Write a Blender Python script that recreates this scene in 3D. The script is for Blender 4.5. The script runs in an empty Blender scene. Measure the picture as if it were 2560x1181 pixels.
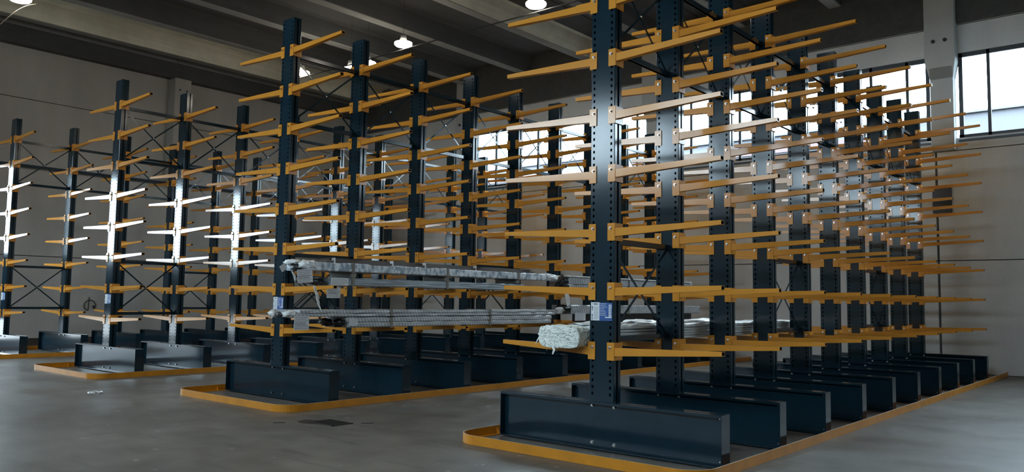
import bpy, bmesh, math, random
from mathutils import Vector, Matrix
random.seed(7)
C = bpy.context.scene.collection
SC = bpy.context.scene
PI = math.pi

# ------------------------------------------------------------------ camera
F_PX, YAW, PITCH, ROLL, CAM_Z = 2021.33, -0.702938, 0.077772, 0.0148, 1.6
fw = Vector((math.sin(YAW)*math.cos(PITCH), math.cos(YAW)*math.cos(PITCH), math.sin(PITCH)))
rt = Vector((math.cos(YAW), -math.sin(YAW), 0))
up = rt.cross(fw)
r2 = rt*math.cos(ROLL) + up*math.sin(ROLL)
u2 = -rt*math.sin(ROLL) + up*math.cos(ROLL)
cam = bpy.data.objects.new('camera', bpy.data.cameras.new('camera'))
C.objects.link(cam)
M3 = Matrix((r2, u2, -fw)).transposed()
cam.matrix_world = Matrix.Translation((0, 0, CAM_Z)) @ M3.to_4x4()
cam.data.sensor_width = 36
cam.data.lens = F_PX/2560*36
cam.data.clip_end = 300
SC.camera = cam

# ------------------------------------------------------------------ world, exposure
SKY = 16.0
w = bpy.data.worlds.new('overcast_sky'); SC.world = w
w.use_nodes = True
nt = w.node_tree; nt.nodes.clear()
bg = nt.nodes.new('ShaderNodeBackground'); wo = nt.nodes.new('ShaderNodeOutputWorld')
bg.inputs[0].default_value = (0.72, 0.88, 1.0, 1); bg.inputs[1].default_value = SKY
nt.links.new(bg.outputs[0], wo.inputs[0])
SC.view_settings.view_transform = 'Standard'
SC.view_settings.look = 'None'
SC.view_settings.exposure = 0.50
SC.view_settings.gamma = 1
SC.view_settings.use_curve_mapping = False
SC.cycles.use_denoising = True
SC.cycles.max_bounces = 8
SC.cycles.diffuse_bounces = 5
SC.cycles.glossy_bounces = 4
SC.cycles.transparent_max_bounces = 8
SC.cycles.caustics_reflective = False
SC.cycles.caustics_refractive = False
SC.cycles.sample_clamp_indirect = 6
SC.cycles.blur_glossy = 0.3

# ------------------------------------------------------------------ room dimensions
XL, XR, YF, YB = -26.7, 11.6, 21.72, -6.3
ZW0, ZW1 = 5.66, 7.74        # window band
ZRIB = 9.5
COLS = [-20.61, -12.59, -4.57, 3.45]     # far wall pillars

def portal(name, loc, rot, sx, sy):
    l = bpy.data.lights.new(name, 'AREA'); l.shape = 'RECTANGLE'; l.size = sx; l.size_y = sy
    l.cycles.is_portal = True
    o = bpy.data.objects.new(name, l); C.objects.link(o); o.location = loc; o.rotation_euler = rot
    return o
# light portals exactly in the openings (they only guide sampling of the sky)
BAYS = [(-26.3, -20.98), (-20.22, -12.96), (-12.2, -4.94), (-4.2, 3.08), (3.82, 11.2)]
for a, b in BAYS[1:]:
    portal('window_portal', ((a+b)/2, YF+.33, (ZW0+ZW1)/2), (-PI/2, 0, 0), b-a, ZW1-ZW0)
for a, b in BAYS[1:]:
    portal('window_portal', ((a+b)/2, YB-.33, (ZW0+ZW1)/2), (PI/2, 0, 0), b-a, ZW1-ZW0)
LW = (1.6, 7.35, 2.70, 5.35)  # opening in the left wall y0,y1,z0,z1
portal('window_portal', (XL-.33, (LW[0]+LW[1])/2, (LW[2]+LW[3])/2), (0, -PI/2, 0), LW[3]-LW[2], LW[1]-LW[0])

DH = .85                      # the shutter below it is raised this far
portal('door_portal', (XL-.36, (LW[0]+LW[1])/2, DH/2), (0, -PI/2, 0), DH, LW[1]-LW[0])

# ------------------------------------------------------------------ materials
def mat(name, col, rough=.5, metal=0, spec=.5, noise=None, bump=None, emit=None, coat=0):
    m = bpy.data.materials.new(name); m.use_nodes = True
    t = m.node_tree; b = t.nodes['Principled BSDF']
    b.inputs['Base Color'].default_value = (*col, 1)
    b.inputs['Roughness'].default_value = rough
    b.inputs['Metallic'].default_value = metal
    b.inputs['Specular IOR Level'].default_value = spec
    b.inputs['Coat Weight'].default_value = coat
    tc = t.nodes.new('ShaderNodeTexCoord')
    if noise:
        sc, amt, det = noise[:3]
        n = t.nodes.new('ShaderNodeTexNoise'); n.inputs['Scale'].default_value = sc; n.inputs['Detail'].default_value = det
        t.links.new(tc.outputs['Object'], n.inputs['Vector'])
        r = t.nodes.new('ShaderNodeMapRange'); r.inputs[1].default_value = .3; r.inputs[2].default_value = .7
        r.inputs[3].default_value = 1-amt; r.inputs[4].default_value = 1+amt
        t.links.new(n.outputs['Fac'], r.inputs[0])
        mx = t.nodes.new('ShaderNodeVectorMath'); mx.operation = 'SCALE'; mx.inputs[0].default_value = col
        t.links.new(r.outputs[0], mx.inputs['Scale']); t.links.new(mx.outputs[0], b.inputs['Base Color'])
    if bump:
        n = t.nodes.new('ShaderNodeTexNoise'); n.inputs['Scale'].default_value = bump[0]; n.inputs['Detail'].default_value = 4
        t.links.new(tc.outputs['Object'], n.inputs['Vector'])
        bp = t.nodes.new('ShaderNodeBump'); bp.inputs['Strength'].default_value = bump[1]; bp.inputs['Distance'].default_value = bump[2]
        t.links.new(n.outputs['Fac'], bp.inputs['Height']); t.links.new(bp.outputs[0], b.inputs['Normal'])
    if emit:
        b.inputs['Emission Color'].default_value = (*emit[0], 1); b.inputs['Emission Strength'].default_value = emit[1]
    return m

M = {}
M['orange'] = mat('orange_paint', (.66, .275, .036), .15, noise=(3, .05, 2))
M['guard'] = mat('guard_orange_paint', (.60, .225, .006), .45, noise=(5, .12, 4))
M['blue'] = mat('petrol_blue_paint', (.0075, .0235, .035), .13, noise=(4, .10, 3), bump=(3, .02, .02))
M['edge'] = mat('worn_guard_edge', (.50, .46, .38), .5)
M['bolt'] = mat('zinc_bolt', (.72, .72, .70), .25, metal=1)
M['dark'] = mat('dark_interior', (.004, .005, .006), .7)
M['white'] = mat('label_white', (.72, .74, .76), .5)
M['lblue'] = mat('label_blue', (.02, .09, .32), .4)
M['ink'] = mat('label_ink', (.03, .03, .04), .6)
M['brown'] = mat('brown_profile', (.085, .062, .052), .45)
M['strap'] = mat('packing_strap', (.20, .175, .145), .6)
M['frame'] = mat('window_frame_paint', (.022, .028, .034), .45)
M['black'] = mat('black_plastic', (.006, .006, .007), .35)
M['housing'] = mat('lamp_housing', (.06, .06, .06), .6)
M['cable'] = mat('dark_cable', (.03, .03, .03), .6)
M['iron'] = mat('drain_iron', (.022, .015, .012), .6)
M['damp'] = mat('damp_stain', (.035, .026, .020), .5)
M['pipe'] = mat('blue_grey_pipe', (.035, .06, .085), .4)
M['hatch'] = mat('grey_hatch_paint', (.035, .038, .045), .5)
M['base_strip'] = mat('brown_skirting', (.05, .035, .028), .6)
M['litter'] = mat('white_plastic_litter', (.78, .78, .76), .3, noise=(18, .18, 5), bump=(14, .8, .02))
M['glow'] = mat('lamp_glow', (.9, .9, .9), .4, emit=((1.0, .92, .78), 30.0))
M['crown'] = mat('lamp_crown_glow', (.9, .9, .9), .4, emit=((1.0, .90, .70), .5))

def wrapped(name, lo, hi, scale, stripe=.0, period=.065, rough=.2, slant=.0, bump=.6):
    """plastic-wrapped goods: stretched wrinkles plus an optional printed repeat along the length"""
    m = bpy.data.materials.new(name); m.use_nodes = True
    t = m.node_tree; b = t.nodes['Principled BSDF']; b.inputs['Roughness'].default_value = rough
    tc = t.nodes.new('ShaderNodeTexCoord')
    mp = t.nodes.new('ShaderNodeMapping'); mp.inputs['Scale'].default_value = scale
    n = t.nodes.new('ShaderNodeTexNoise'); n.inputs['Scale'].default_value = 1; n.inputs['Detail'].default_value = 6
    t.links.new(tc.outputs['Object'], mp.inputs[0]); t.links.new(mp.outputs[0], n.inputs['Vector'])
    rp = t.nodes.new('ShaderNodeValToRGB')
    rp.color_ramp.elements[0].position = .40; rp.color_ramp.elements[0].color = (*lo, 1)
    rp.color_ramp.elements[1].position = .60; rp.color_ramp.elements[1].color = (*hi, 1)
    t.links.new(n.outputs['Fac'], rp.inputs[0]); out = rp.outputs[0]
    if stripe:
        sp = t.nodes.new('ShaderNodeSeparateXYZ'); t.links.new(tc.outputs['Object'], sp.inputs[0])
        def op(o, a, bb):
            q = t.nodes.new('ShaderNodeMath'); q.operation = o
            for i, x in enumerate((a, bb)):
                if isinstance(x, (int, float)): q.inputs[i].default_value = x
                else: t.links.new(x, q.inputs[i])
            return q.outputs[0]
        y = op('ADD', sp.outputs[1], op('MULTIPLY', sp.outputs[2], slant))
        ph = op('FRACT', op('DIVIDE', op('ADD', y, op('MULTIPLY', n.outputs['Fac'], .03)), period), 0.)
        k = op('LESS_THAN', ph, .42)
        f = op('SUBTRACT', 1.0, op('MULTIPLY', k, stripe))
        v = t.nodes.new('ShaderNodeVectorMath'); v.operation = 'SCALE'
        t.links.new(out, v.inputs[0]); t.links.new(f, v.inputs['Scale']); out = v.outputs[0]
    t.links.new(out, b.inputs['Base Color'])
    bp = t.nodes.new('ShaderNodeBump'); bp.inputs['Strength'].default_value = bump; bp.inputs['Distance'].default_value = .02
    t.links.new(n.outputs['Fac'], bp.inputs['Height']); t.links.new(bp.outputs[0], b.inputs['Normal'])
    return m
M['print'] = wrapped('printed_film_wrap', (.50, .53, .56), (.66, .68, .71), (8, 5, 20), .36, .062, .30, .45, .25)
M['print_fine'] = wrapped('fine_printed_film_wrap', (.40, .42, .44), (.52, .54, .56), (8, 5, 20), .35, .085, .35, .30, .25)
M['film'] = wrapped('clear_film_over_steel', (.22, .26, .30), (.36, .41, .45), (6, 1.2, 45), rough=.16, bump=.7)
M['foil'] = wrapped('silver_film_wrap', (.30, .38, .46), (.86, .92, .98), (10, 16, 9), rough=.14, bump=.9)  # white-blue noise patches put the film's highlights into the colour
M['paper'] = wrapped('white_film_wrap', (.72, .74, .74), (.93, .95, .94), (10, 5, 8), rough=.25, bump=.7)
M['sheets'] = wrapped('silver_layered_stack', (.50, .53, .54), (.80, .83, .84), (3, .7, 60), rough=.25, bump=.5)
def news(name):
    m = bpy.data.materials.new(name); m.use_nodes = True
    t = m.node_tree; b = t.nodes['Principled BSDF']; b.inputs['Roughness'].default_value = .5
    tc = t.nodes.new('ShaderNodeTexCoord')
    mp = t.nodes.new('ShaderNodeMapping'); mp.inputs['Scale'].default_value = (22, 22, 95)
    n = t.nodes.new('ShaderNodeTexNoise'); n.inputs['Scale'].default_value = 1.6; n.inputs['Detail'].default_value = 3
    t.links.new(tc.outputs['Object'], mp.inputs[0]); t.links.new(mp.outputs[0], n.inputs['Vector'])
    rp = t.nodes.new('ShaderNodeValToRGB')
    rp.color_ramp.elements[0].position = .385; rp.color_ramp.elements[0].color = (.14, .16, .14, 1)
    rp.color_ramp.elements[1].position = .43; rp.color_ramp.elements[1].color = (.84, .87, .80, 1)
    t.links.new(n.outputs['Fac'], rp.inputs[0]); t.links.new(rp.outputs[0], b.inputs['Base Color'])
    return m
M['news'] = news('printed_sheet_wrap')

def concrete(name, base, rough, blotch=.18, fine=.08, vert=False, board=False, spec=.4):
    m = bpy.data.materials.new(name); m.use_nodes = True
    t = m.node_tree; b = t.nodes['Principled BSDF']
    b.inputs['Roughness'].default_value = rough; b.inputs['Specular IOR Level'].default_value = spec
    tc = t.nodes.new('ShaderNodeTexCoord')
    def noise(scale, det, mscale=(1, 1, 1)):
        mp = t.nodes.new('ShaderNodeMapping'); mp.inputs['Scale'].default_value = mscale
        n = t.nodes.new('ShaderNodeTexNoise'); n.inputs['Scale'].default_value = scale; n.inputs['Detail'].default_value = det
        t.links.new(tc.outputs['Object'], mp.inputs[0]); t.links.new(mp.outputs[0], n.inputs['Vector'])
        return n.outputs['Fac']
    def rng(s, lo, hi, a=.3, bb=.7):
        r = t.nodes.new('ShaderNodeMapRange'); r.inputs[1].default_value = a; r.inputs[2].default_value = bb
        r.inputs[3].default_value = lo; r.inputs[4].default_value = hi
        t.links.new(s, r.inputs[0]); return r.outputs[0]
    def mul(a, bb):
        mm = t.nodes.new('ShaderNodeMath'); mm.operation = 'MULTIPLY'
        t.links.new(a, mm.inputs[0]); t.links.new(bb, mm.inputs[1]); return mm.outputs[0]
    f = rng(noise(.35, 4), 1-blotch, 1+blotch)
    f = mul(f, rng(noise(2.2, 6, (1, 1, .25) if vert else (1, 1, 1)), 1-blotch*.6, 1+blotch*.6))
    f = mul(f, rng(noise(45, 4), 1-fine, 1+fine))
    if board:
        f = mul(f, rng(noise(6, 2, (1, .04, 1)), .9, 1.1))
    v = t.nodes.new('ShaderNodeVectorMath'); v.operation = 'SCALE'; v.inputs[0].default_value = base
    t.links.new(f, v.inputs['Scale']); t.links.new(v.outputs[0], b.inputs['Base Color'])
    n = t.nodes.new('ShaderNodeTexNoise'); n.inputs['Scale'].default_value = 30; n.inputs['Detail'].default_value = 5
    t.links.new(tc.outputs['Object'], n.inputs['Vector'])
    bp = t.nodes.new('ShaderNodeBump'); bp.inputs['Strength'].default_value = .15; bp.inputs['Distance'].default_value = .01
    t.links.new(n.outputs['Fac'], bp.inputs['Height']); t.links.new(bp.outputs[0], b.inputs['Normal'])
    return m, t, b, f, v
M['wall'] = concrete('concrete_wall_panel', (.50, .485, .455), .85, .10, .05, vert=True)[0]
M['farwall'] = concrete('brightened_far_wall_panel', (.62, .635, .63), .85, .09, .05, vert=True)[0]  # brighter copy of the wall concrete, light on the far wall painted in
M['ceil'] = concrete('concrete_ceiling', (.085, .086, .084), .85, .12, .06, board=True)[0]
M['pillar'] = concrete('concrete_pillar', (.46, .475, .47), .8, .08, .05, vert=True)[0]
M['soffit'] = concrete('rib_soffit_concrete', (.27, .27, .255), .85, .10, .06, board=True)[0]  # smoother, paler soffit, with bounce light from the floor added to the colour
M['pale'] = concrete('painted_lamplight_concrete', (.74, .72, .60), .85, .14, .08, board=True)[0]  # lamplight on the ceiling painted in as a paler concrete
M['girder'] = concrete('concrete_girder', (.085, .09, .09), .85, .10, .05, board=True)[0]

def floor_material():
    m, t, b, f, v = concrete('polished_concrete_floor', (.132, .118, .099), .36, .28, .14, spec=.5)
    tc = t.nodes.new('ShaderNodeTexCoord'); sp = t.nodes.new('ShaderNodeSeparateXYZ')
    t.links.new(tc.outputs['Object'], sp.inputs[0])
    def M_(op, a, bb, c=None):
        n = t.nodes.new('ShaderNodeMath'); n.operation = op
        for i, x in enumerate((a, bb, c)):
            if x is None: continue
            if isinstance(x, (int, float)): n.inputs[i].default_value = x
            else: t.links.new(x, n.inputs[i])
        return n.outputs[0]
    wob = t.nodes.new('ShaderNodeTexNoise'); wob.inputs['Scale'].default_value = .8; wob.inputs['Detail'].default_value = 3
    t.links.new(tc.outputs['Object'], wob.inputs['Vector'])
    wb = M_('MULTIPLY', M_('SUBTRACT', wob.outputs['Fac'], .5), .10)
    acc = None
    for s, c0, per in ((sp.outputs[0], -4.96, 4.6), (sp.outputs[1], 6.60, 5.2)):
        x = M_('ADD', M_('SUBTRACT', s, c0), wb)
        x = M_('ABSOLUTE', M_('SUBTRACT', M_('FLOORED_MODULO', M_('ADD', x, per/2), per), per/2), 0)
        k = M_('LESS_THAN', x, .010)
        acc = k if acc is None else M_('MAXIMUM', acc, k)
    # scuffs: dark streaks and pale chips
    mp = t.nodes.new('ShaderNodeMapping'); mp.inputs['Scale'].default_value = (1.2, 7, 1); mp.inputs['Rotation'].default_value = (0, 0, .5)
    n1 = t.nodes.new('ShaderNodeTexNoise'); n1.inputs['Scale'].default_value = 1.1; n1.inputs['Detail'].default_value = 6
    t.links.new(tc.outputs['Object'], mp.inputs[0]); t.links.new(mp.outputs[0], n1.inputs['Vector'])
    r1 = t.nodes.new('ShaderNodeMapRange'); r1.inputs[1].default_value = .54; r1.inputs[2].default_value = .68
    t.links.new(n1.outputs['Fac'], r1.inputs[0])
    n2 = t.nodes.new('ShaderNodeTexNoise'); n2.inputs['Scale'].default_value = 5; n2.inputs['Detail'].default_value = 5
    t.links.new(tc.outputs['Object'], n2.inputs['Vector'])
    r2_ = t.nodes.new('ShaderNodeMapRange'); r2_.inputs[1].default_value = .68; r2_.inputs[2].default_value = .72
    t.links.new(n2.outputs['Fac'], r2_.inputs[0])
    def mix(fac, a, col):
        mx = t.nodes.new('ShaderNodeMix'); mx.data_type = 'RGBA'
        t.links.new(fac, mx.inputs[0]); t.links.new(a, mx.inputs[6]); mx.inputs[7].default_value = (*col, 1)
        return mx.outputs[2]
    c = mix(M_('MULTIPLY', r1.outputs[0], .45), v.outputs[0], (.07, .065, .06))
    c = mix(M_('MULTIPLY', r2_.outputs[0], .5), c, (.42, .41, .39))
    c = mix(M_('MULTIPLY', acc, .7), c, (.05, .045, .04))
    t.links.new(c, b.inputs['Base Color'])
    rr = t.nodes.new('ShaderNodeMapRange'); rr.inputs[1].default_value = .35; rr.inputs[2].default_value = .65
    rr.inputs[3].default_value = .34; rr.inputs[4].default_value = .52
    t.links.new(wob.outputs['Fac'], rr.inputs[0]); t.links.new(rr.outputs[0], b.inputs['Roughness'])
    return m
M['floor'] = floor_material()

def glass():
    m = bpy.data.materials.new('window_glass'); m.use_nodes = True
    t = m.node_tree; t.nodes.clear()
    o = t.nodes.new('ShaderNodeOutputMaterial'); tr = t.nodes.new('ShaderNodeBsdfTransparent'); g = t.nodes.new('ShaderNodeBsdfGlossy')
    tr.inputs[0].default_value = (.93, .96, .97, 1); g.inputs['Roughness'].default_value = .05
    mx = t.nodes.new('ShaderNodeMixShader'); mx.inputs[0].default_value = .05
    t.links.new(tr.outputs[0], mx.inputs[1]); t.links.new(g.outputs[0], mx.inputs[2]); t.links.new(mx.outputs[0], o.inputs[0])
    return m
M['glass'] = glass()
def cladding():
    m = bpy.data.materials.new('pale_corrugated_cladding'); m.use_nodes = True
    t = m.node_tree; b = t.nodes['Principled BSDF']; b.inputs['Roughness'].default_value = .7
    tc = t.nodes.new('ShaderNodeTexCoord'); wv = t.nodes.new('ShaderNodeTexWave'); wv.bands_direction = 'X'
    wv.inputs['Scale'].default_value = 3.5
    t.links.new(tc.outputs['Object'], wv.inputs['Vector'])
    rp = t.nodes.new('ShaderNodeValToRGB'); rp.color_ramp.elements[0].color = (.105, .105, .115, 1); rp.color_ramp.elements[1].color = (.115, .113, .128, 1)
    t.links.new(wv.outputs['Fac'], rp.inputs[0]); t.links.new(rp.outputs[0], b.inputs['Base Color'])
    return m
M['clad'] = cladding()
M['roofband'] = mat('rosy_roof_band', (.13, .085, .085), .7)
M['asphalt'] = mat('dark_asphalt', (.045, .045, .045), .9)
M['yard'] = mat('yard_concrete', (.22, .21, .20), .9)

# ------------------------------------------------------------------ mesh helpers
class MB:
    def __init__(s): s.v = []; s.f = []; s.m = []
    def add(s, vs, fs, mi=0):
        o = len(s.v); s.v += [tuple(p) for p in vs]; s.f += [tuple(i+o for i in f) for f in fs]; s.m += [mi]*len(fs); return s
    def box(s, x0, x1, y0, y1, z0, z1, mi=0):
        return s.hexa([(x0, y0, z0), (x1, y0, z0), (x1, y1, z0), (x0, y1, z0), (x0, y0, z1), (x1, y0, z1), (x1, y1, z1), (x0, y1, z1)], mi)
    def hexa(s, p, mi=0):
        return s.add(p, [(0, 3, 2, 1), (4, 5, 6, 7), (0, 1, 5, 4), (1, 2, 6, 5), (2, 3, 7, 6), (3, 0, 4, 7)], mi)
    def extr(s, poly, a, b, axis='z', mi=0, caps=True):
        n = len(poly)
        def P(p, h):
            return {'z': (p[0], p[1], h), 'y': (p[0], h, p[1]), 'x': (h, p[0], p[1])}[axis]
        vs = [P(p, a) for p in poly]+[P(p, b) for p in poly]
        fs = [(i, (i+1) % n, (i+1) % n+n, i+n) for i in range(n)]
        if caps: fs += [tuple(range(n))[::-1], tuple(range(n, 2*n))]
        return s.add(vs, fs, mi)
    def cyl(s, c, r, h, axis='z', n=12, mi=0, r2=None):
        r2 = r if r2 is None else r2
        vs = []
        for k, (rr, t) in enumerate(((r, 0), (r2, h))):
            for i in range(n):
                a = 2*PI*i/n; p, q = rr*math.cos(a), rr*math.sin(a)
                d = {'z': (p, q, t), 'y': (p, t, q), 'x': (t, p, q)}[axis]
                vs.append((c[0]+d[0], c[1]+d[1], c[2]+d[2]))
        fs = [(i, (i+1) % n, (i+1) % n+n, i+n) for i in range(n)]+[tuple(range(n))[::-1], tuple(range(n, 2*n))]
        return s.add(vs, fs, mi)
    def lathe(s, prof, n=24, mi=0, c=(0, 0, 0)):
        vs = [(c[0]+r*math.cos(2*PI*i/n), c[1]+r*math.sin(2*PI*i/n), c[2]+z) for r, z in prof for i in range(n)]
        fs = [(k*n+i, k*n+(i+1) % n, (k+1)*n+(i+1) % n, (k+1)*n+i) for k in range(len(prof)-1) for i in range(n)]
        return s.add(vs, fs, mi)
    def tube(s, pts, r, n=8, mi=0):
        pts = [Vector(p) for p in pts]; vs = []
        for i, p in enumerate(pts):
            d = (pts[min(i+1, len(pts)-1)]-pts[max(i-1, 0)]).normalized()
            a = d.cross(Vector((0, 0, 1)) if abs(d.z) < .9 else Vector((1, 0, 0))).normalized(); b = d.cross(a)
            for k in range(n):
                t = 2*PI*k/n; vs.append(p+a*r*math.cos(t)+b*r*math.sin(t))
        fs = [(i*n+k, i*n+(k+1) % n, (i+1)*n+(k+1) % n, (i+1)*n+k) for i in range(len(pts)-1) for k in range(n)]
        fs += [tuple(range(n))[::-1], tuple(range((len(pts)-1)*n, len(pts)*n))]
        return s.add(vs, fs, mi)
    def mesh(s, name, mats, bevel=0, smooth=False):
        me = bpy.data.meshes.new(name); me.from_pydata(s.v, [], s.f)
        for k in mats: me.materials.append(M[k])
        for p, mi in zip(me.polygons, s.m): p.material_index = mi
        bm = bmesh.new(); bm.from_mesh(me)
        bmesh.ops.recalc_face_normals(bm, faces=bm.faces)
        if bevel:
            es = [e for e in bm.edges if len(e.link_faces) == 2 and e.calc_face_angle(0) > .6]
            bmesh.ops.bevel(bm, geom=es, offset=bevel, segments=2, affect='EDGES', clamp_overlap=True)
        bm.to_mesh(me); bm.free()
        if smooth:
            for p in me.polygons: p.use_smooth = True
        return me
    def obj(s, name, mats, parent=None, loc=None, bevel=0, smooth=False):
        return put(name, s.mesh(name, mats, bevel, smooth), parent, loc)

def put(name, me, parent=None, loc=None):
    o = bpy.data.objects.new(name, me); C.objects.link(o)
    if parent: o.parent = parent
    if loc: o.location = loc
    return o
def tag(o, label, cat, group=None, kind=None):
    o['label'] = label; o['category'] = cat
    if group: o['group'] = group
    if kind: o['kind'] = kind
    return o
def thing(name, label, cat, loc=(0, 0, 0), group=None):
    o = put(name, None, None, loc); return tag(o, label, cat, group)
def struct(name, mb, mats, **k):
    o = mb.obj(name, mats, **k); o['kind'] = 'structure'; return o

# ------------------------------------------------------------------ room shell
fl = MB(); fl.add([(XL-.4, YB-.4, 0), (XR+.4, YB-.4, 0), (XR+.4, YF+.4, 0), (XL-.4, YF+.4, 0)], [(0, 1, 2, 3)])
fl.add([(XL-.4, YB-.4, -.2), (XR+.4, YB-.4, -.2), (XR+.4, YF+.4, -.2), (XL-.4, YF+.4, -.2)], [(3, 2, 1, 0)])
struct('floor', fl, ['floor'])
G = .022      # width of the panel joints

def wall_run(mb, bays, z_bands, openings, plane, face, out, axis, gv=G):
    """panels between horizontal coordinates, with open joints over a dark backing"""
    for a, b in bays:
        for z0, z1 in z_bands:
            if any(a >= oa-.01 and b <= ob+.01 and z0 >= oz0-.01 and z1 <= oz1+.01 for oa, ob, oz0, oz1 in openings): continue
            a_, b_, p, q = a+gv/2, b-gv/2, z0+G/2, z1-G/2
            lo, hi = min(face, out), max(face, out)
            if axis == 'x': mb.box(a_, b_, lo, hi, p, q, 0)
            else: mb.box(lo, hi, a_, b_, p, q, 0)
# far wall: lower panels, window band, head panel
wf = MB()
xs = [XL-.4, -20.82, -12.80, -4.78, 3.24, XR+.4]
wall_run(wf, list(zip(xs[:-1], xs[1:])), [(0, 2.68), (2.68, 5.35), (5.35, ZW0), (ZW1, 8.45), (8.45, 10.4)], [], YF, YF, YF+.3, 'x', .055)
wf.box(XL-.4, XR+.4, YF+.30, YF+.34, 0, ZW0, 1); wf.box(XL-.4, XR+.4, YF+.30, YF+.34, ZW1, 10.4, 1)
wf.box(XL-.4, -20.82, YF, YF+.34, ZW0+.007, ZW1-.007, 0)
struct('wall_far', wf, ['farwall', 'dark'])
wb = MB()
wall_run(wb, list(zip(xs[:-1], xs[1:])), [(0, 2.68), (2.68, 5.35), (5.35, ZW0), (ZW1, 8.45), (8.45, 10.4)], [], YB, YB, YB-.3, 'x')
wb.box(XL-.4, XR+.4, YB-.34, YB-.30, 0, ZW0, 1); wb.box(XL-.4, XR+.4, YB-.34, YB-.30, ZW1, 10.4, 1)
wb.box(XL-.4, -20.82, YB-.34, YB, ZW0+.007, ZW1-.007, 0)
struct('wall_back', wb, ['wall', 'dark'])
wl = MB()
ys = [YB-.3, LW[0], LW[1], 13.44, YF+.3]
wall_run(wl, list(zip(ys[:-1], ys[1:])), [(0, 2.68), (2.68, 5.35), (5.35, 7.40), (7.40, 10.4)], [(LW[0], LW[1], 0, 5.4)], XL, XL, XL-.3, 'y')
wl.box(XL-.34, XL-.30, YB-.3, LW[0], 0, 2.68, 1); wl.box(XL-.34, XL-.30, LW[1], YF+.3, 0, 2.68, 1); wl.box(XL-.30, XL, LW[0], LW[1], 2.62, 2.69, 0); wl.box(XL-.34, XL-.30, YB-.3, YF+.3, 5.35, 10.4, 1)
wl.box(XL-.34, XL-.30, YB-.3, LW[0], 2.68, 5.35, 1); wl.box(XL-.34, XL-.30, LW[1], YF+.3, 2.68, 5.35, 1)
struct('wall_left', wl, ['wall', 'dark'])
wr = MB(); wall_run(wr, list(zip([YB-.3, 5.4, 13.44], [5.4, 13.44, YF+.3])), [(0, 2.68), (2.68, 5.35), (5.35, 7.40), (7.40, 10.4)], [], XR, XR, XR+.3, 'y')
wr.box(XR+.3, XR+.34, YB-.3, YF+.3, 0, 10.4, 1)
struct('wall_right', wr, ['wall', 'dark'])

# ceiling: ribbed precast slabs running away from the camera
ce = MB()
ribs = []
x = -25.73
while x < XR: ribs.append(x); x += 2.66
prof = []
prev = XL-.4
H1 = 10.12
pts = [(XL-.4, 10.5), (XL-.4, H1)]
for r in ribs:
    pts += [(r-.36, H1), (r-.28, H1-.06), (r-.17, ZRIB+.02), (r-.15, ZRIB), (r+.15, ZRIB), (r+.17, ZRIB+.02), (r+.28, H1-.06), (r+.36, H1)]
    m_ = r+1.33
    if m_+.03 < XR: pts += [(m_-.03, H1), (m_-.02, H1+.04), (m_+.02, H1+.04), (m_+.03, H1)]
pts += [(XR+.4, H1), (XR+.4, 10.5)]
n = len(pts)
vs = [(p[0], YB-.4, p[1]) for p in pts]+[(p[0], YF+.4, p[1]) for p in pts]
ce.add(vs, [(i, i+1, i+1+n, i+n) for i in range(n-1)])
for i in range(n-1):
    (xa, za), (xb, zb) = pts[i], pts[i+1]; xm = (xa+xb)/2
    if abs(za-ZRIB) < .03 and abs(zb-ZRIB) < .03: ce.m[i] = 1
    elif ribs[0]+.1 < xm < ribs[1]-.2: ce.m[i] = 2  # this bay and the rib face below carry painted lamplight
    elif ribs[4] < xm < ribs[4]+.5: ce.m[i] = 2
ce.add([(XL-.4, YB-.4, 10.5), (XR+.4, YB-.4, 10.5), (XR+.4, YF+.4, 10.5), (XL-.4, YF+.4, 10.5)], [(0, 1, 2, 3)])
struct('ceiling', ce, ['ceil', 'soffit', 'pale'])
# edge girders under the slabs
for nm, args in (('trim_1', (XL-.2, XR+.2, YF-.12, YF+.1, 8.47, 10.16)), ('trim_2', (XL-.2, XR+.2, YB-.1, YB+.12, 8.47, 10.16)),
                 ('trim_3', (XL-.1, XL+.30, YB, YF-.13, 8.95, ZRIB))):
    struct(nm, MB().box(*args), ['girder' if nm != 'trim_3' else 'ceil'], bevel=.02)  # left girder takes the dark ceiling colour so its shade is painted in
struct('baseboard_left', MB().box(XL, XL+.03, YB, YF, 0, .22), ['base_strip'])

# pillars above the sill, with a haunch
def pillar(name, c, side):
    mb = MB()
    s = 1 if side == 'far' else -1
    yw = YF if side == 'far' else YB
    def yy(d): return yw - s*d
    prof = [(yy(-.25), 5.36), (yy(.20), 5.36), (yy(.20), 7.12), (yy(.34), 7.52), (yy(.34), ZRIB+.3), (yy(-.25), ZRIB+.3)]
    mb.extr(prof, c-.25, c+.25, 'x')
    mb.extr([(yy(.0), 7.12), (yy(.0), 7.52), (yy(.34), 7.52), (yy(.20), 7.12)], c-.25, c+.25, 'x')
    # wider head
    mb.hexa([(c-.25, yy(.19), 7.12), (c+.25, yy(.19), 7.12), (c+.25, yy(-.1), 7.12), (c-.25, yy(-.1), 7.12),
             (c-.33, yy(.345), 7.52), (c+.33, yy(.345), 7.52), (c+.33, yy(-.1), 7.52), (c-.33, yy(-.1), 7.52)])
    mb.box(c-.33, c+.33, min(yy(.345), yy(-.1)), max(yy(.345), yy(-.1)), 7.52, ZRIB+.2)
    for dx in (-.13, .13):
        mb.cyl((c+dx, yy(.345), 8.03), .045, -.035*s, 'y', 10, 1)
        mb.cyl((c+dx, yy(.36), 8.03), .022, -.05*s, 'y', 6, 1)
    return struct(name, mb, ['pillar', 'cable'])
i = 4
for c in COLS:
    pillar('trim_%d' % i, c, 'far'); i += 1
for c in COLS:
    pillar('trim_%d' % i, c, 'back'); i += 1
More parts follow.
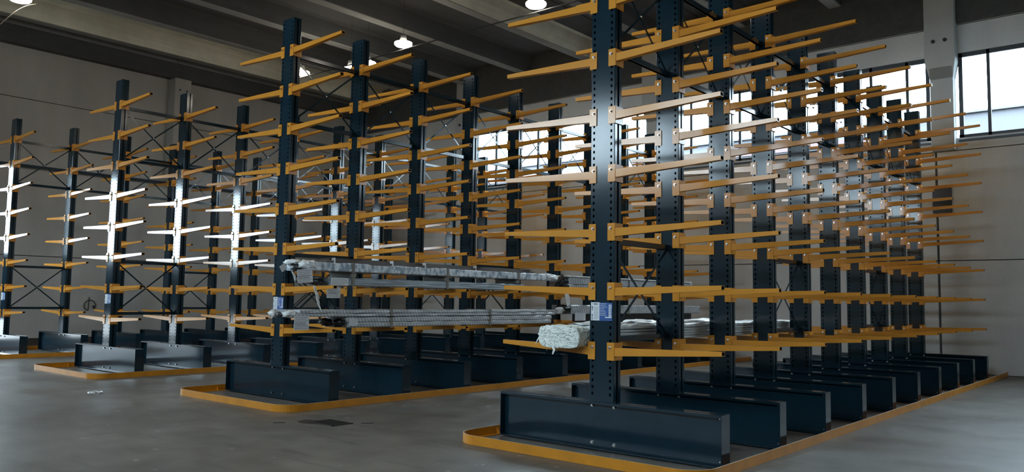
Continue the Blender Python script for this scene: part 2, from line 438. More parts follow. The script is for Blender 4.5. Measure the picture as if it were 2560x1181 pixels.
def side_pillar(name, c):
    mb = MB(); mb.box(XL-.1, XL+.45, c-.29, c+.29, 5.36, 8.95)
    for dy in (-.12, .12):
        mb.cyl((XL+.45, c+dy, 8.55), .045, .03, 'x', 10, 1)
    return struct(name, mb, ['wall', 'cable'], bevel=.015)
for c in (13.45,):
    side_pillar('trim_%d' % i, c); i += 1

# windows
def window(name, a, b, mull, yw, s):
    root = put(name, None); root['kind'] = 'structure'
    y0, y1 = sorted((yw+s*.06, yw+s*.13))
    f = MB()
    f.box(a-.06, b+.06, y0, y1, ZW0-.06, ZW0+.07); f.box(a-.06, b+.06, y0, y1, ZW1-.09, ZW1+.03)
    for m_ in mull: f.box(m_-.035, m_+.035, y0, y1, ZW0, ZW1)
    f.box(a-.05, a+.04, y0, y1, ZW0, ZW1); f.box(b-.04, b+.05, y0, y1, ZW0, ZW1)
    f.obj('window_frame', ['frame'], root)
    MB().box(a-.06, b+.06, *sorted((yw-s*.04, yw+s*.2)), ZW0-.11, ZW0-.06).obj('window_sill', ['pipe'], root)
    MB().box(a, b, *sorted((yw+s*.09, yw+s*.098)), ZW0, ZW1).obj('pane', ['glass'], root)
MU = {1: [-19.27, -17.33, -15.35, -13.33], 2: [-11.45, -9.9, -8.1, -6.28, -5.41], 3: [-3.61, -1.65, .3, 2.3], 4: [5.4, 7.4, 9.4]}
k = 1
for bi in (1, 2, 3, 4):
    window('window_%d' % k, BAYS[bi][0], BAYS[bi][1], MU[bi], YF, 1); k += 1
for bi in (1, 2, 3, 4):
    window('window_%d' % k, BAYS[bi][0], BAYS[bi][1], MU[bi], YB, -1); k += 1
root = put('window_%d' % k, None); root['kind'] = 'structure'
f = MB()
x0, x1 = XL-.16, XL-.08
f.box(x0, x1, LW[0], LW[1], LW[2]-.02, LW[2]+.05); f.box(x0, x1, LW[0], LW[1], LW[3]-.07, LW[3]+.02)
for yy in (LW[0]+.03, 3.5, 5.4, LW[1]-.03): f.box(x0, x1, yy-.03, yy+.03, LW[2], LW[3])
f.obj('window_frame', ['frame'], root)
MB().box(XL-.125, XL-.117, LW[0], LW[1], LW[2], LW[3]).obj('pane', ['glass'], root)

dr_ = MB()
nsl = 20
for k in range(nsl):
    z0 = DH+(2.62-DH)*k/nsl; z1 = DH+(2.62-DH)*(k+1)/nsl
    dr_.hexa([(XL-.16, LW[0], z0), (XL-.16, LW[1], z0), (XL-.19, LW[1], z0), (XL-.19, LW[0], z0),
              (XL-.16, LW[0], z1-.012), (XL-.16, LW[1], z1-.012), (XL-.19, LW[1], z1-.012), (XL-.19, LW[0], z1-.012)])
    dr_.box(XL-.185, XL-.165, LW[0], LW[1], z1-.012, z1)
dr_.box(XL-.21, XL-.14, LW[0], LW[1], DH-.06, DH)
struct('door_1', dr_, ['hatch'])
# outside
struct('ground_and_sky_blocks', MB().box(-120, 120, YF+.8, 160, -.3, -.02, 1).box(-27-60, XL-.42, YB-.5, YF+.8, -.3, -.02, 0).box(-120, 120, -140, YB-.5, -.3, -.02, 1).box(6, 120, -60, -14, -.02, 13, 1).box(46, 120, YF+8, 60, -.02, 14, 1), ['yard', 'asphalt'])  # yard ground, plus two tall unseen blocks added to hold back sky light
nb = thing('neighbouring_building', 'pale corrugated building seen low through the far windows', 'building', (-12, 35, 0))
MB().box(-34, 45, 0, 12, 0, 9.05).obj('cladding_wall', ['clad'], nb)
b_ = MB()
for z0 in (7.2, 7.75, 8.3): b_.box(-34, 2, -.06, 0, z0, z0+.26)
b_.obj('rosy_band', ['roofband'], nb)
MB().box(-34.2, 45.2, -.15, 12.2, 9.05, 9.13).obj('roof_edge', ['clad'], nb)

# ------------------------------------------------------------------ racks
HW, YFR, YBK = .155, -.04, .10          # upright half width, front and back faces (local y)
S, P, NL, NC, ZB = 1.4136, .63862, 8, 10, 1.098   # column spacing, level pitch, levels, columns, lowest bolt
BL, BH = 1.3946, .5143
ZT = 6.07
def upright_mesh():
    mb = MB(); Z0 = BH-.012
    hp = P/9; hx0, hx1 = .101, .124
    xsx = [-HW+.006, -hx1, -hx0, hx0, hx1, HW-.006]
    zs = [Z0]; holes = []
    z = ZB-hp*int((ZB-.60)/hp)
    while z < ZT-.06:
        holes.append((z-.015, z+.015)); z += hp
    for a, b in holes: zs += [a, b]
    zs.append(ZT)
    for y in (YFR, YBK):
        for r in range(len(zs)-1):
            for c in range(5):
                if r % 2 == 1 and c in (1, 3): continue
                x0, x1 = xsx[c], xsx[c+1]
                mb.add([(x0, y, zs[r]), (x1, y, zs[r]), (x1, y, zs[r+1]), (x0, y, zs[r+1])], [(0, 1, 2, 3)])
        dy = .012 if y < 0 else -.012
        for r in range(1, len(zs)-1, 2):       # hole edges give the sheet its thickness
            for c in (1, 3):
                x0, x1, a, b = xsx[c], xsx[c+1], zs[r], zs[r+1]
                for p in (((x0, a), (x1, a)), ((x1, a), (x1, b)), ((x1, b), (x0, b)), ((x0, b), (x0, a))):
                    mb.add([(p[0][0], y, p[0][1]), (p[1][0], y, p[1][1]), (p[1][0], y+dy, p[1][1]), (p[0][0], y+dy, p[0][1])], [(0, 1, 2, 3)])
    for s in (1, -1):
        pr = [(HW-.006, YFR), (HW, YFR+.006), (HW, .012), (HW-.012, .014), (HW-.022, .014), (HW-.022, .046), (HW-.012, .046), (HW, .048), (HW, YBK-.006), (HW-.006, YBK)]
        for a, b in zip(pr[:-1], pr[1:]):
            mb.add([(s*a[0], a[1], Z0), (s*b[0], b[1], Z0), (s*b[0], b[1], ZT), (s*a[0], a[1], ZT)], [(0, 1, 2, 3)])
    mb.add([(-HW+.02, .03, Z0), (HW-.02, .03, Z0), (HW-.02, .03, ZT), (-HW+.02, .03, ZT)], [(0, 1, 2, 3)], 1)
    mb.add([(-HW, YFR, Z0+.0), (HW, YFR, Z0), (HW, YBK, Z0), (-HW, YBK, Z0)], [(0, 1, 2, 3)], 0)
    mb.add([(-HW+.006, YFR+.001, ZT-.03), (HW-.006, YFR+.001, ZT-.03), (HW-.006, YBK-.001, ZT-.03), (-HW+.006, YBK-.001, ZT-.03)], [(0, 1, 2, 3)], 1)
    return mb.mesh('upright', ['blue', 'dark'])

def arm_mesh(s):
    mb = MB()
    X = lambda a, b: (a, b) if s > 0 else (-b, -a)
    z0, z1 = -.135, .055
    mb.box(*X(.076, HW+.013), YFR-.011, YFR-.001, z0, z1)
    mb.box(*X(.076, HW+.013), YBK+.001, YBK+.011, z0, z1)
    mb.box(*X(HW+.001, HW+.015), YFR-.009, YBK+.009, z0+.0005, z1-.0005)
    r, t = HW+.015, 1.3892
    a0, a1 = -.045, .020
    rz0, rz1, tz0, tz1 = -.088, .0, -.022, .023
    def X1(v): return s*v
    # outer skin
    o = [(r, a0, rz0), (r, a1, rz0), (r, a1, rz1), (r, a0, rz1), (t, a0, tz0), (t, a1, tz0), (t, a1, tz1), (t, a0, tz1)]
    o = [(X1(p[0]), p[1], p[2]) for p in o]
    mb.add(o, [(0, 1, 5, 4), (1, 2, 6, 5), (2, 3, 7, 6), (3, 0, 4, 7)])
    w = .005
    rim = [(X1(t), a0+w, tz0+w), (X1(t), a1-w, tz0+w), (X1(t), a1-w, tz1-w), (X1(t), a0+w, tz1-w)]
    d = [(X1(t-.07), p[1], p[2]) for p in rim]
    mb.add(o[4:]+rim, [(0, 1, 5, 4), (1, 2, 6, 5), (2, 3, 7, 6), (3, 0, 4, 7)])
    mb.add(rim+d, [(0, 1, 5, 4), (1, 2, 6, 5), (2, 3, 7, 6), (3, 0, 4, 7), (4, 5, 6, 7)], 2)
    # bolts
    mb.cyl((s*.1125, YFR-.011, 0), .019, -.003, 'y', 12, 1); mb.cyl((s*.1125, YFR-.014, 0), .0145, -.013, 'y', 6, 1)
    mb.cyl((s*.1125, YFR-.027, 0), .008, -.010, 'y', 8, 1)
    mb.cyl((s*.1125, YBK+.011, 0), .0145, .013, 'y', 6, 1)
    me = mb.mesh('arm', ['orange', 'bolt', 'dark'], bevel=.0022)
    return me

def base_mesh():
    mb = MB(); z0 = .016
    yf, yb, e = -.07, .11, BL
    mb.box(-e+.004, e-.004, yf, .002, BH-.012, BH, 0); mb.box(-e+.004, e-.004, .038, yb, BH-.012, BH, 0)
    mb.box(-e+.004, e-.004, yf-.001, yf+.008, BH-.024, BH+.002, 0); mb.box(-e+.004, e-.004, yb-.008, yb+.001, BH-.024, BH+.002, 0)
    mb.box(-e+.004, e-.004, yf, .012, z0, z0+.012, 0); mb.box(-e+.004, e-.004, .028, yb, z0, z0+.012, 0)
    mb.box(-e+.004, e-.004, .004, .012, z0+.012, BH-.012, 0); mb.box(-e+.004, e-.004, .028, .036, z0+.012, BH-.012, 0)
    for s in (-1, 1):
        x0, x1 = sorted((s*(e-.008), s*e))
        mb.box(x0, x1, yf-.001, yb+.001, z0, BH+.001, 0)
        for z in (.065, .475): mb.cyl((s*(e-.05), .004, z), .010, -.008, 'y', 8, 1)
    for x in (-1.2, -.4, .4, 1.2): mb.box(x-.06, x+.06, yf+.03, yb-.03, 0, z0, 2)
    for x in (-.14, .14):
        for z in (.075, .468):
            mb.cyl((x, .004, z), .021, -.004, 'y', 12, 1); mb.cyl((x, 0, z), .016, -.016, 'y', 6, 1); mb.cyl((x, .036, z), .016, .014, 'y', 6, 1)
    return mb.mesh('base', ['blue', 'bolt', 'dark'], bevel=.003)

def hbrace_mesh():
    y0, y1 = YBK, S+YFR
    mb = MB()
    mb.box(-.025, .025, y0+.004, y1-.004, .026, .031); mb.box(.020, .025, y0+.004, y1-.004, -.031, .026)
    mb.box(-.025, -.020, y0+.004, y1-.004, -.031, .026)
    mb.box(-.03, .03, y0, y0+.006, -.035, .035); mb.box(-.03, .03, y1-.006, y1, -.035, .035)
    return mb.mesh('horizontal_brace', ['blue'])
def bolt_end():
    mb = MB(); mb.cyl((0, YFR, 0), .011, -.012, 'y', 6, 0)
    return mb.mesh('brace_bolt', ['bolt'])
def diag_mesh(h, sgn):
    y0, y1 = YBK+.01, S+YFR-.01
    mb = MB(); xo = .006*sgn
    za, zb = (0, h) if sgn > 0 else (h, 0)
    L = math.hypot(y1-y0, h); dy, dz = -(zb-za)/L*.015, (y1-y0)/L*.015
    mb.hexa([(xo-.003, y0-dy, za-dz), (xo+.003, y0-dy, za-dz), (xo+.003, y1-dy, zb-dz), (xo-.003, y1-dy, zb-dz),
             (xo-.003, y0+dy, za+dz), (xo+.003, y0+dy, za+dz), (xo+.003, y1+dy, zb+dz), (xo-.003, y1+dy, zb+dz)])
    if sgn > 0: mb.cyl((xo-.02, (y0+y1)/2, h/2), .013, .034, 'x', 8, 1)
    return mb.mesh('diagonal_brace', ['blue', 'bolt'])

def placard_meshes():
    """load notice stuck to the front of the first upright"""
    y = YFR-.003
    z0, z1 = 1.382, 1.578
    w_ = MB().box(-.136, -.026, y, YFR-.0006, z0, z1)
    rnd = random.Random(3)
    yy = y-.0006
    def bar(mb, x0, x1, a, b, mi): mb.box(x0, x1, yy, y+.0005, a, b, mi)
    bar(w_, -.12, -.112, z1-.02, z1-.014, 1); bar(w_, -.10, -.05, z1-.024, z1-.014, 1)
    for z, hh in ((1.507, .028), (1.49, .012), (1.44, .010), (1.425, .014), (1.405, .01), (1.39, .01)):
        bar(w_, -.125, -.113, z, z+hh, 1)
    for r in range(14):
        z = z1-.055-r*.0095
        x = -.095
        while x < -.045:
            l = rnd.uniform(.004, .014); bar(w_, x, min(x+l, -.04), z, z+.0028, 2); x += l+.004
    b_ = MB().box(-.026, .135, y, YFR-.0006, z0-.002, z1-.003)
    for r, l in enumerate((.085, .06, .09, .05, .06, .075, .065, .075)):
        z = z1-.018-r*.0175
        x = -.02
        while x < -.02+l:
            q = rnd.uniform(.006, .016); bar(b_, x, x+q, z, z+.005, 1); x += q+.003
    # large lettering running up the right edge
    zc = z1-.02
    for r, sh in enumerate(('R', 'O', 'S', 'S', 'I', 'O')):
        a = zc-.022; b = zc; x0, x1 = .093, .128
        bar(b_, x0, x0+.008, a, b-.003, 1)
        bar(b_, x0, x1, a, a+.006, 1); bar(b_, x0, x1, b-.009, b-.003, 1)
        if sh in 'RO': bar(b_, x1-.008, x1, a, b-.003, 1)
        zc -= .0225
    bar(b_, .045, .128, z0+.030, z0+.042, 1)
    bar(b_, -.02, .128, z0+.010, z0+.013, 3)
    return w_.mesh('load_notice', ['white', 'ink', 'hatch']), b_.mesh('load_notice_panel', ['lblue', 'white', 'white', 'pipe'])

ME = dict(up=upright_mesh(), aR=arm_mesh(1), aL=arm_mesh(-1), base=base_mesh(), hb=hbrace_mesh(), bolt=bolt_end(),
          dl1=diag_mesh(1.03, 1), dl2=diag_mesh(1.03, -1))
PW, PB = placard_meshes()
ROWS = [(-4.904, 7.338), (-11.055, 7.421), (-17.138, 7.424), (-23.274, 7.458)]
RACK_LABEL = ['cantilever rack nearest the camera, with the white wrapped bundle on its lowest arms',
              'cantilever rack holding the long silver and printed bundles on its right side arms',
              'empty cantilever rack with bright glare on its front posts, second from the left wall',
              'empty cantilever rack with orange arms standing closest to the left concrete wall']
for ri, (rx, ry) in enumerate(ROWS):
    rk = thing('cantilever_rack', RACK_LABEL[ri], 'storage rack', (rx, ry, 0), 'double sided cantilever racks in parallel rows')
    for k in range(NC):
        u = put('upright', ME['up'], rk, (0, k*S, 0))
        for l in range(NL):
            for me in (ME['aR'], ME['aL']): put('arm', me, u, (0, 0, ZB+l*P))
        put('base', ME['base'], rk, (0, k*S, 0))
        if k == 0:
            pw = put('load_notice', PW, u); pw['label'] = 'white half of the load notice'
            pb = put('load_notice', PB, u); pb['label'] = 'blue half of the load notice with white lettering'
        if k < NC-1:
            low = k % 3 == 0
            for z in ([1.18, 2.25] if low else []) + [4.40, 5.50]:
                hb = put('horizontal_brace', ME['hb'], rk, (0, k*S, z))
                put('bolt', ME['bolt'], hb, (0, S, 0))
            for z in ([1.20] if low else []) + [4.43]:
                put('diagonal_brace', ME['dl1'], rk, (0, k*S, z)); put('diagonal_brace', ME['dl2'], rk, (0, k*S, z))

# ------------------------------------------------------------------ floor guards
GUARD_LABEL = ['orange steel guard strip on the floor around the rack nearest the right wall',
               'orange steel guard strip around the rack that carries the long bundles',
               'orange steel guard strip around the rack with the glaring front posts',
               'orange steel guard strip around the rack closest to the left wall']
for ri, (rx, ry) in enumerate(ROWS):
    R = .30; hw = 1.53; y0 = ry-(.735 if ri == 0 else .90); y1 = YF-.12
    path = [(-hw, y1)]
    for a in range(0, 91, 9):
        t = math.radians(180+a); path.append((-hw+R+R*math.cos(t), y0+R+R*math.sin(t)))
    for a in range(0, 91, 9):
        t = math.radians(270+a); path.append((hw-R+R*math.cos(t), y0+R+R*math.sin(t)))
    path.append((hw, y1))
    mb = MB(); n = len(path)
    def off(d):
        out = []
        for i, p in enumerate(path):
            a = Vector(path[max(i-1, 0)]); b = Vector(path[min(i+1, n-1)]); t = (b-a).normalized()
            out.append((p[0]-t.y*d, p[1]+t.x*d))
        return out
    o0, o1, o2 = off(0), off(.013), off(.07)
    def strip(A, za, B, zb): 
        vs = [(p[0], p[1], za) for p in A]+[(p[0], p[1], zb) for p in B]
        mb.add(vs, [(i, i+1, i+1+n, i+n) for i in range(n-1)])
    strip(o0, 0.001, o0, .102); strip(o0, .102, o1, .102); mb.m[-(n-1):] = [1]*(n-1); strip(o1, .102, o1, .009); strip(o1, .009, o2, .009); strip(o2, .009, o2, .001)
    rail = mb.obj('guard_strip', ['guard', 'edge'])
    g = thing('floor_guard', GUARD_LABEL[ri], 'rack guard', (rx, 0, 0), 'orange floor guards around the racks')
    rail.parent = g
    # gussets on the inside of the strip
    gs = MB()
    yy = y0+.75
    while yy < y1:
        for s in (-1, 1):
            gs.extr([(s*(hw-.009), .009), (s*(hw-.065), .009), (s*(hw-.009), .085)], yy-.004, yy+.004, 'y')
        yy += .38
    gs.obj('gusset', ['guard'], g)

# ------------------------------------------------------------------ wrapped bundles
def bar_bundle(x0, x1, y0, y1, z0, z1, rows=1, cols=1, jag=0.0, seed=1, mi=0, wav=.006):
    """long stack with slightly uneven skin; split lengthwise so the film can ripple"""
    rnd = random.Random(seed); mb = MB()
    for r in range(rows):
        for c in range(cols):
            a = z0+(z1-z0)*r/rows+.002; b = z0+(z1-z0)*(r+1)/rows-.002
            p = x0+(x1-x0)*c/cols+.002; q = x0+(x1-x0)*(c+1)/cols-.002
            ya = y0+rnd.uniform(0, jag); yb = y1-rnd.uniform(0, jag)
            N = 44; vs = []; fs = []
            for i in range(N+1):
                y = ya+(yb-ya)*i/N
                w1, w2, w3 = (rnd.uniform(-wav, wav) for _ in range(3))
                e = .5 if i in (0, N) else 1
                ch = min(.012, (b-a)*.2)
                ring = [(p+ch, a), (q-ch, a), (q, a+ch), (q+w1*.6, b-ch), (q-ch, b+w2*e), ((p+q)/2, b+w3), (p+ch, b+w2*e), (p+w1*.6, b-ch), (p, a+ch)]
                vs += [(X, y, Z) for X, Z in ring]
            m = 9
            for i in range(N):
                for j in range(m): fs.append((i*m+j, i*m+(j+1) % m, (i+1)*m+(j+1) % m, (i+1)*m+j))
            fs += [tuple(range(m))[::-1], tuple(range(N*m, N*m+m))]
            mb.add(vs, fs, mi)
    return mb
def straps(parent, ys, x0, x1, z0, z1, ox, oy, oz, w=.045):
    for y in ys:
        mb = MB(); e = .010
        for (a, b, c, d) in ((x0-e, x0-.001, z0-e, z1+e), (x1+.001, x1+e, z0-e, z1+e), (x0, x1, z1+.001, z1+e), (x0, x1, z0-e, z0-.001)):
            mb.box(a-ox, b-ox, y-w/2-oy, y+w/2-oy, c-oz, d-oz)
        mb.obj('strap', ['strap'], parent)
def crumple(parent, c, size, seed, mname='litter', name='loose_film', mi=0):
    """torn, crumpled plastic film end"""
    rnd = random.Random(seed)
    bm = bmesh.new(); bmesh.ops.create_icosphere(bm, subdivisions=3, radius=1)
    for v in bm.verts:
        d = v.co.normalized(); k = 1+.28*math.sin(7*d.x+seed)*math.cos(9*d.z+2*seed)+rnd.uniform(-.16, .16)
        v.co = Vector((d.x*size[0]*k, d.y*size[1]*k, d.z*size[2]*k))+Vector(c)
    me = bpy.data.meshes.new(name); bm.to_mesh(me); bm.free(); me.materials.append(M[mname])
    for p in me.polygons: p.use_smooth = True
    return put(name, me, parent)
def rag(parent, pts, widths, mname='litter', name='loose_film', ax=(0, 1, 0)):
    """hanging strip of film"""
    mb = MB(); A = Vector(ax); vs = []
    for (p, w_) in zip(pts, widths):
        p = Vector(p); n_ = Vector((.004, 0, 0)) if abs(ax[1]) > .5 else Vector((0, .004, 0))
        vs += [p-A*w_/2-n_, p+A*w_/2-n_, p+A*w_/2+n_, p-A*w_/2+n_]
    k = len(pts)
    fs = [(i*4+j, i*4+(j+1) % 4, (i+1)*4+(j+1) % 4, (i+1)*4+j) for i in range(k-1) for j in range(4)]+[(3, 2, 1, 0), tuple(range(4*k-4, 4*k))]
    mb.add(vs, fs)
    return mb.obj(name, [mname], parent)
def paper_tag(parent, org, x, y0, y1, z0, z1, tilt=0, rows=6, seed=1, label='paper shipping tag with lines of print', bold=(3, 4)):
    """sheet facing +X with rows of small print"""
    rnd = random.Random(seed); mb = MB(); hy, hz = (y1-y0)/2, (z1-z0)/2
    mb.box(-.0015, .0015, -hy, hy, -hz, hz)
    for r in range(rows):
        z = hz-(r+.8)*2*hz/(rows+.6); h_ = (.34 if r in bold else .20)*2*hz/(rows+.6)
        y = -hy+.012+rnd.uniform(0, .01)
        end = hy*rnd.uniform(.45, .92)
        while y < end:
            l = rnd.uniform(.010, .035)*(hy/.15+.3); mb.box(.0015, .0022, y, min(y+l, end+.005), z-h_/2, z+h_/2, 1); y += l+.008
    o = mb.obj('paper_tag', ['white', 'ink'], parent, (x-org[0], (y0+y1)/2-org[1], (z0+z1)/2-org[2]))
    o.rotation_euler = (tilt, 0, 0); o['label'] = label
    return o
def bundle(name, label, org, x0, x1, y0, y1, z0, z1, mname, rows, cols, seed, jag=.12, group='long wrapped bundles lying on the rack arms', wav=.006):
    t = thing(name, label, 'bundle', org, group)
    bar_bundle(x0-org[0], x1-org[0], y0-org[1], y1-org[1], z0-org[2], z1-org[2], rows, cols, jag, seed, 0, wav).obj('wrapped_stack', [mname], t, smooth=False)
    return t
A1, A2 = 1.124, 1.763     # top of the arms at levels one and two (about the bundle line)
XA, XB = -10.50, -9.90
# lower bundle on the lowest arms
org = (-10.25, 7.8, A1)
t = bundle('profile_bundle', 'lower of two stacked printed-film bundles on the lowest right arms of the second rack', org, XA, XB, 7.78, 13.0, A1, 1.285, 'print', 2, 3, 11)
straps(t, [8.72, 11.1], XA, XB, A1, 1.285, *org)
paper_tag(t, org, XB+.012, 7.86, 8.02, 1.155, 1.25, 0, 3, 5, 'small white paper label', ())
crumple(t, (XB-.12-org[0], 7.76-org[1], 1.20-org[2]), (.11, .07, .06), 4, 'black', 'black_plastic_end')
crumple(t, (XB-.40-org[0], 7.74-org[1], 1.20-org[2]), (.15, .07, .06), 9, 'black', 'black_plastic_end')
org = (-10.25, 6.8, 1.29)
t = bundle('profile_bundle', 'upper printed-film bundle with white torn end poking out before the blue notice post', org, XA+.03, XB, 6.86, 13.15, 1.292, 1.395, 'print', 2, 3, 12)
straps(t, [8.72, 11.1], XA+.03, XB, 1.292, 1.395, *org)
crumple(t, (XB-.52-org[0], 6.88-org[1], 1.335-org[2]), (.07, .07, .055), 2)
crumple(t, (XB-.08-org[0], 6.86-org[1], 1.335-org[2]), (.08, .10, .055), 5)
crumple(t, (XB-.30-org[0], 6.85-org[1], 1.325-org[2]), (.12, .03, .035), 25, 'black', 'black_plastic_end')
crumple(t, (XB-.10-org[0], 13.25-org[1], 1.34-org[2]), (.09, .14, .035), 8)
paper_tag(t, org, XB+.05, 6.85, 7.10, 1.11, 1.31, 0, 7, 21, 'white paper tag hanging over the lower stack')
# level two
org = (-10.25, 7.4, A2)
t = bundle('profile_bundle', 'grey clear-film bundle resting directly on the second-level right arms', org, XA+.05, XB, 7.45, 12.15, A2, 1.885, 'film', 1, 2, 13)
straps(t, [7.92, 9.98], XA+.05, XB, A2, 1.885, *org)
paper_tag(t, org, XB+.014, 7.50, 7.82, 1.765, 1.878, 0, 4, 6, 'white printed label on the end of the film', ())
paper_tag(t, org, XB-.03, 7.46, 7.71, 1.575, 1.755, .0, 7, 7, 'white paper tag hanging below the arm')
crumple(t, (XB-.3-org[0], 7.42-org[1], 1.82-org[2]), (.22, .06, .05), 3, 'black', 'black_plastic_end')
rag(t, [(.33, -.18, -.01), (.35, -.14, -.14), (.34, -.10, -.28), (.35, -.04, -.40)], [.03, .05, .03, .012])
crumple(t, (XB-.06-org[0], 12.3-org[1], 1.80-org[2]), (.08, .14, .05), 6)
org = (-10.25, 6.8, 1.97)
t = bundle('profile_bundle', 'shiny silver-film bundle on wooden spacers above the grey clear-film bundle', org, XA+.02, XB, 7.10, 13.05, 1.975, 2.105, 'foil', 1, 2, 14, wav=.010)
straps(t, [7.92, 9.98, 11.9], XA+.02, XB, 1.975, 2.105, *org)
for y in (7.95, 9.98, 11.9):
    MB().box(XA+.05-org[0], XB-.02-org[0], y-.05-org[1], y+.05-org[1], 1.897-org[2], 1.963-org[2]).obj('spacer_block', ['strap'], t)
crumple(t, (XB-.10-org[0], 7.18-org[1], 2.06-org[2]), (.11, .16, .06), 15)
crumple(t, (XB-.40-org[0], 7.12-org[1], 2.10-org[2]), (.16, .12, .045), 17)
crumple(t, (XB-.26-org[0], 7.06-org[1], 2.02-org[2]), (.15, .04, .05), 18, 'black', 'black_plastic_end')
crumple(t, (XB-.10-org[0], 12.95-org[1], 2.05-org[2]), (.12, .24, .07), 19)
paper_tag(t, org, XB+.10, 6.84, 7.10, 1.79, 1.985, .10, 7, 8, 'large white paper tag with bold printing')
paper_tag(t, org, XB+.06, 6.58, 6.68, 1.95, 2.04, .6, 4, 9, 'small tilted square tag', ())
rag(t, [(.37, .0, -.02), (.38, .04, -.08), (.37, .06, -.16)], [.02, .04, .01])
org = (-10.5, 7.8, 2.12)
t = thing('brown_profiles', 'long flat brown profiles lying on top of the silver-film bundle', 'metal profiles', org)
MB().box(-.20, .22, -.1, 5.05, 0, .040).obj('brown_profile', ['brown'], t)
MB().box(-.18, .16, 0, 5.0, .042, .078).obj('brown_profile', ['brown'], t)
for y in (.05, 1.25, 2.0, 3.3): MB().box(-.205, .228, y-.012, y+.012, -.002, .083).obj('strap', ['white'], t)
# far pair on the same rack
org = (-10.25, 13.4, A2)
t = bundle('profile_bundle', 'printed bundle with white cap strip, farther along the second-level arms', org, XA+.1, XB, 13.5, 18.9, A2, 2.07, 'print_fine', 2, 2, 31, jag=.05)
straps(t, [15.85], XA+.1, XB, A2, 2.07, *org)
MB().box(XA+.08-org[0], XB+.02-org[0], .05, 5.4, 2.075-org[2], 2.10-org[2]).obj('white_cap_strip', ['paper'], t)
crumple(t, (XB-.1-org[0], .02, .17), (.14, .12, .15), 33, 'black', 'black_plastic_end')
crumple(t, (XB-.04-org[0], .10, .10), (.07, .09, .07), 34)
rag(t, [(.37, .0, .0), (.38, .03, -.1), (.37, .08, -.22), (.37, .06, -.30)], [.10, .16, .12, .03])
org = (-10.25, 13.4, A1)
t = bundle('profile_bundle', 'printed bundle on black supports, farther along the lowest arms of the second rack', org, XA+.1, XB, 13.6, 19.3, 1.30, 1.49, 'print_fine', 1, 2, 32, jag=.05)
straps(t, [15.85], XA+.1, XB, 1.30, 1.49, *org)
for y0_, y1_ in ((14.2, 15.3), (15.6, 17.0), (17.4, 18.9)):
    MB().box(XA+.2-org[0], XB-.05-org[0], y0_-org[1], y1_-org[1], .002, .172).obj('black_support', ['black'], t)
paper_tag(t, org, XB+.02, 13.72, 14.1, 1.17, 1.33, 0, 5, 35, 'white paper label', ())
crumple(t, (XB-.1-org[0], .08, .30), (.12, .22, .08), 36, 'black', 'black_plastic_end')
crumple(t, (XB-.05-org[0], -.10, .27), (.05, .16, .05), 37)
# white bundle on the near rack
org = (-5.35, 7.2, A1)
t = thing('wrapped_bundle', 'thick white wrapped bundle with printed end on the lowest left arms of the near rack', 'bundle', org, None)
bar_bundle(-.27, .25, .04, 6.3, .002, .14, 4, 1, 0, 41, 0, .003).obj('sheet_stack', ['sheets'], t, smooth=False)
bar_bundle(-.275, .255, .16, 6.25, .142, .188, 1, 1, 0, 42, 0, .012).obj('film_cover', ['paper'], t, smooth=False)
bm = bmesh.new(); bmesh.ops.create_cube(bm, size=1); bmesh.ops.subdivide_edges(bm, edges=bm.edges, cuts=9, use_grid_fill=True)
rnd = random.Random(5)
for v in bm.verts:
    x, y, z = v.co*2
    kx = 1-.10*abs(z)**3; kz = 1-.16*abs(x)**4
    v.co = Vector((x*.275*kx-.02, y*.10+.02+.03*x*x, z*.120*kz+.072))+Vector([rnd.uniform(-.008, .008) for _ in range(3)])
me = bpy.data.meshes.new('printed_end'); bm.to_mesh(me); bm.free(); me.materials.append(M['news']); put('printed_end_wrap', me, t)
crumple(t, (-.02, .75, .19), (.20, .45, .035), 43, 'paper', 'loose_film')
crumple(t, (.02, 1.65, .19), (.20, .42, .05), 44, 'paper', 'loose_film')
crumple(t, (.0, 3.3, .19), (.22, .55, .045), 46, 'paper', 'loose_film')
rag(t, [(-.06, -.10, -.03), (-.03, -.11, -.07), (-.05, -.11, -.12)], [.03, .03, .015], ax=(1, 0, 0))
rag(t, [(-.29, -.04, .06), (-.32, -.04, .02), (-.34, -.04, -.02)], [.02, .015, .008], ax=(1, 0, 0))

# ------------------------------------------------------------------ lamps
LZ = 8.42
lamp_me = MB(); lamp_me.lathe([(.0, .012), (.235, .012), (.240, 0), (.236, -.04), (.20, -.075), (.12, -.098), (.0, -.105)], 28)
GL = lamp_me.mesh('glowing_bowl', ['glow'], smooth=True)
hm = MB(); hm.lathe([(.0, .24), (.07, .24), (.075, .22), (.09, .10), (.0, .10)], 24)
HM = hm.mesh('lamp_housing', ['housing'], smooth=True)
cm = MB(); cm.lathe([(.095, .10), (.14, .04), (.21, .015)], 24); CM = cm.mesh('glowing_crown', ['crown'], smooth=True)
LL = [(-11.41, 14.2, 'glowing ceiling lamp hanging beside the post of the near rack, top centre'),
      (-16.05, 14.3, 'glowing ceiling lamp hanging alone over the gap between the middle racks'),
      (-18.25, 14.9, 'ceiling lamp glowing to the right of the second post of the bundle rack'),
      (-19.10, 14.95, 'ceiling lamp glowing just left of the second post of the bundle rack'),
      (-20.64, 14.3, 'ceiling lamp glowing beside the top of the front post of the bundle rack'),
      (-20.65, 6.54, 'ceiling lamp cut by the top left corner of the view, lead dangling')]
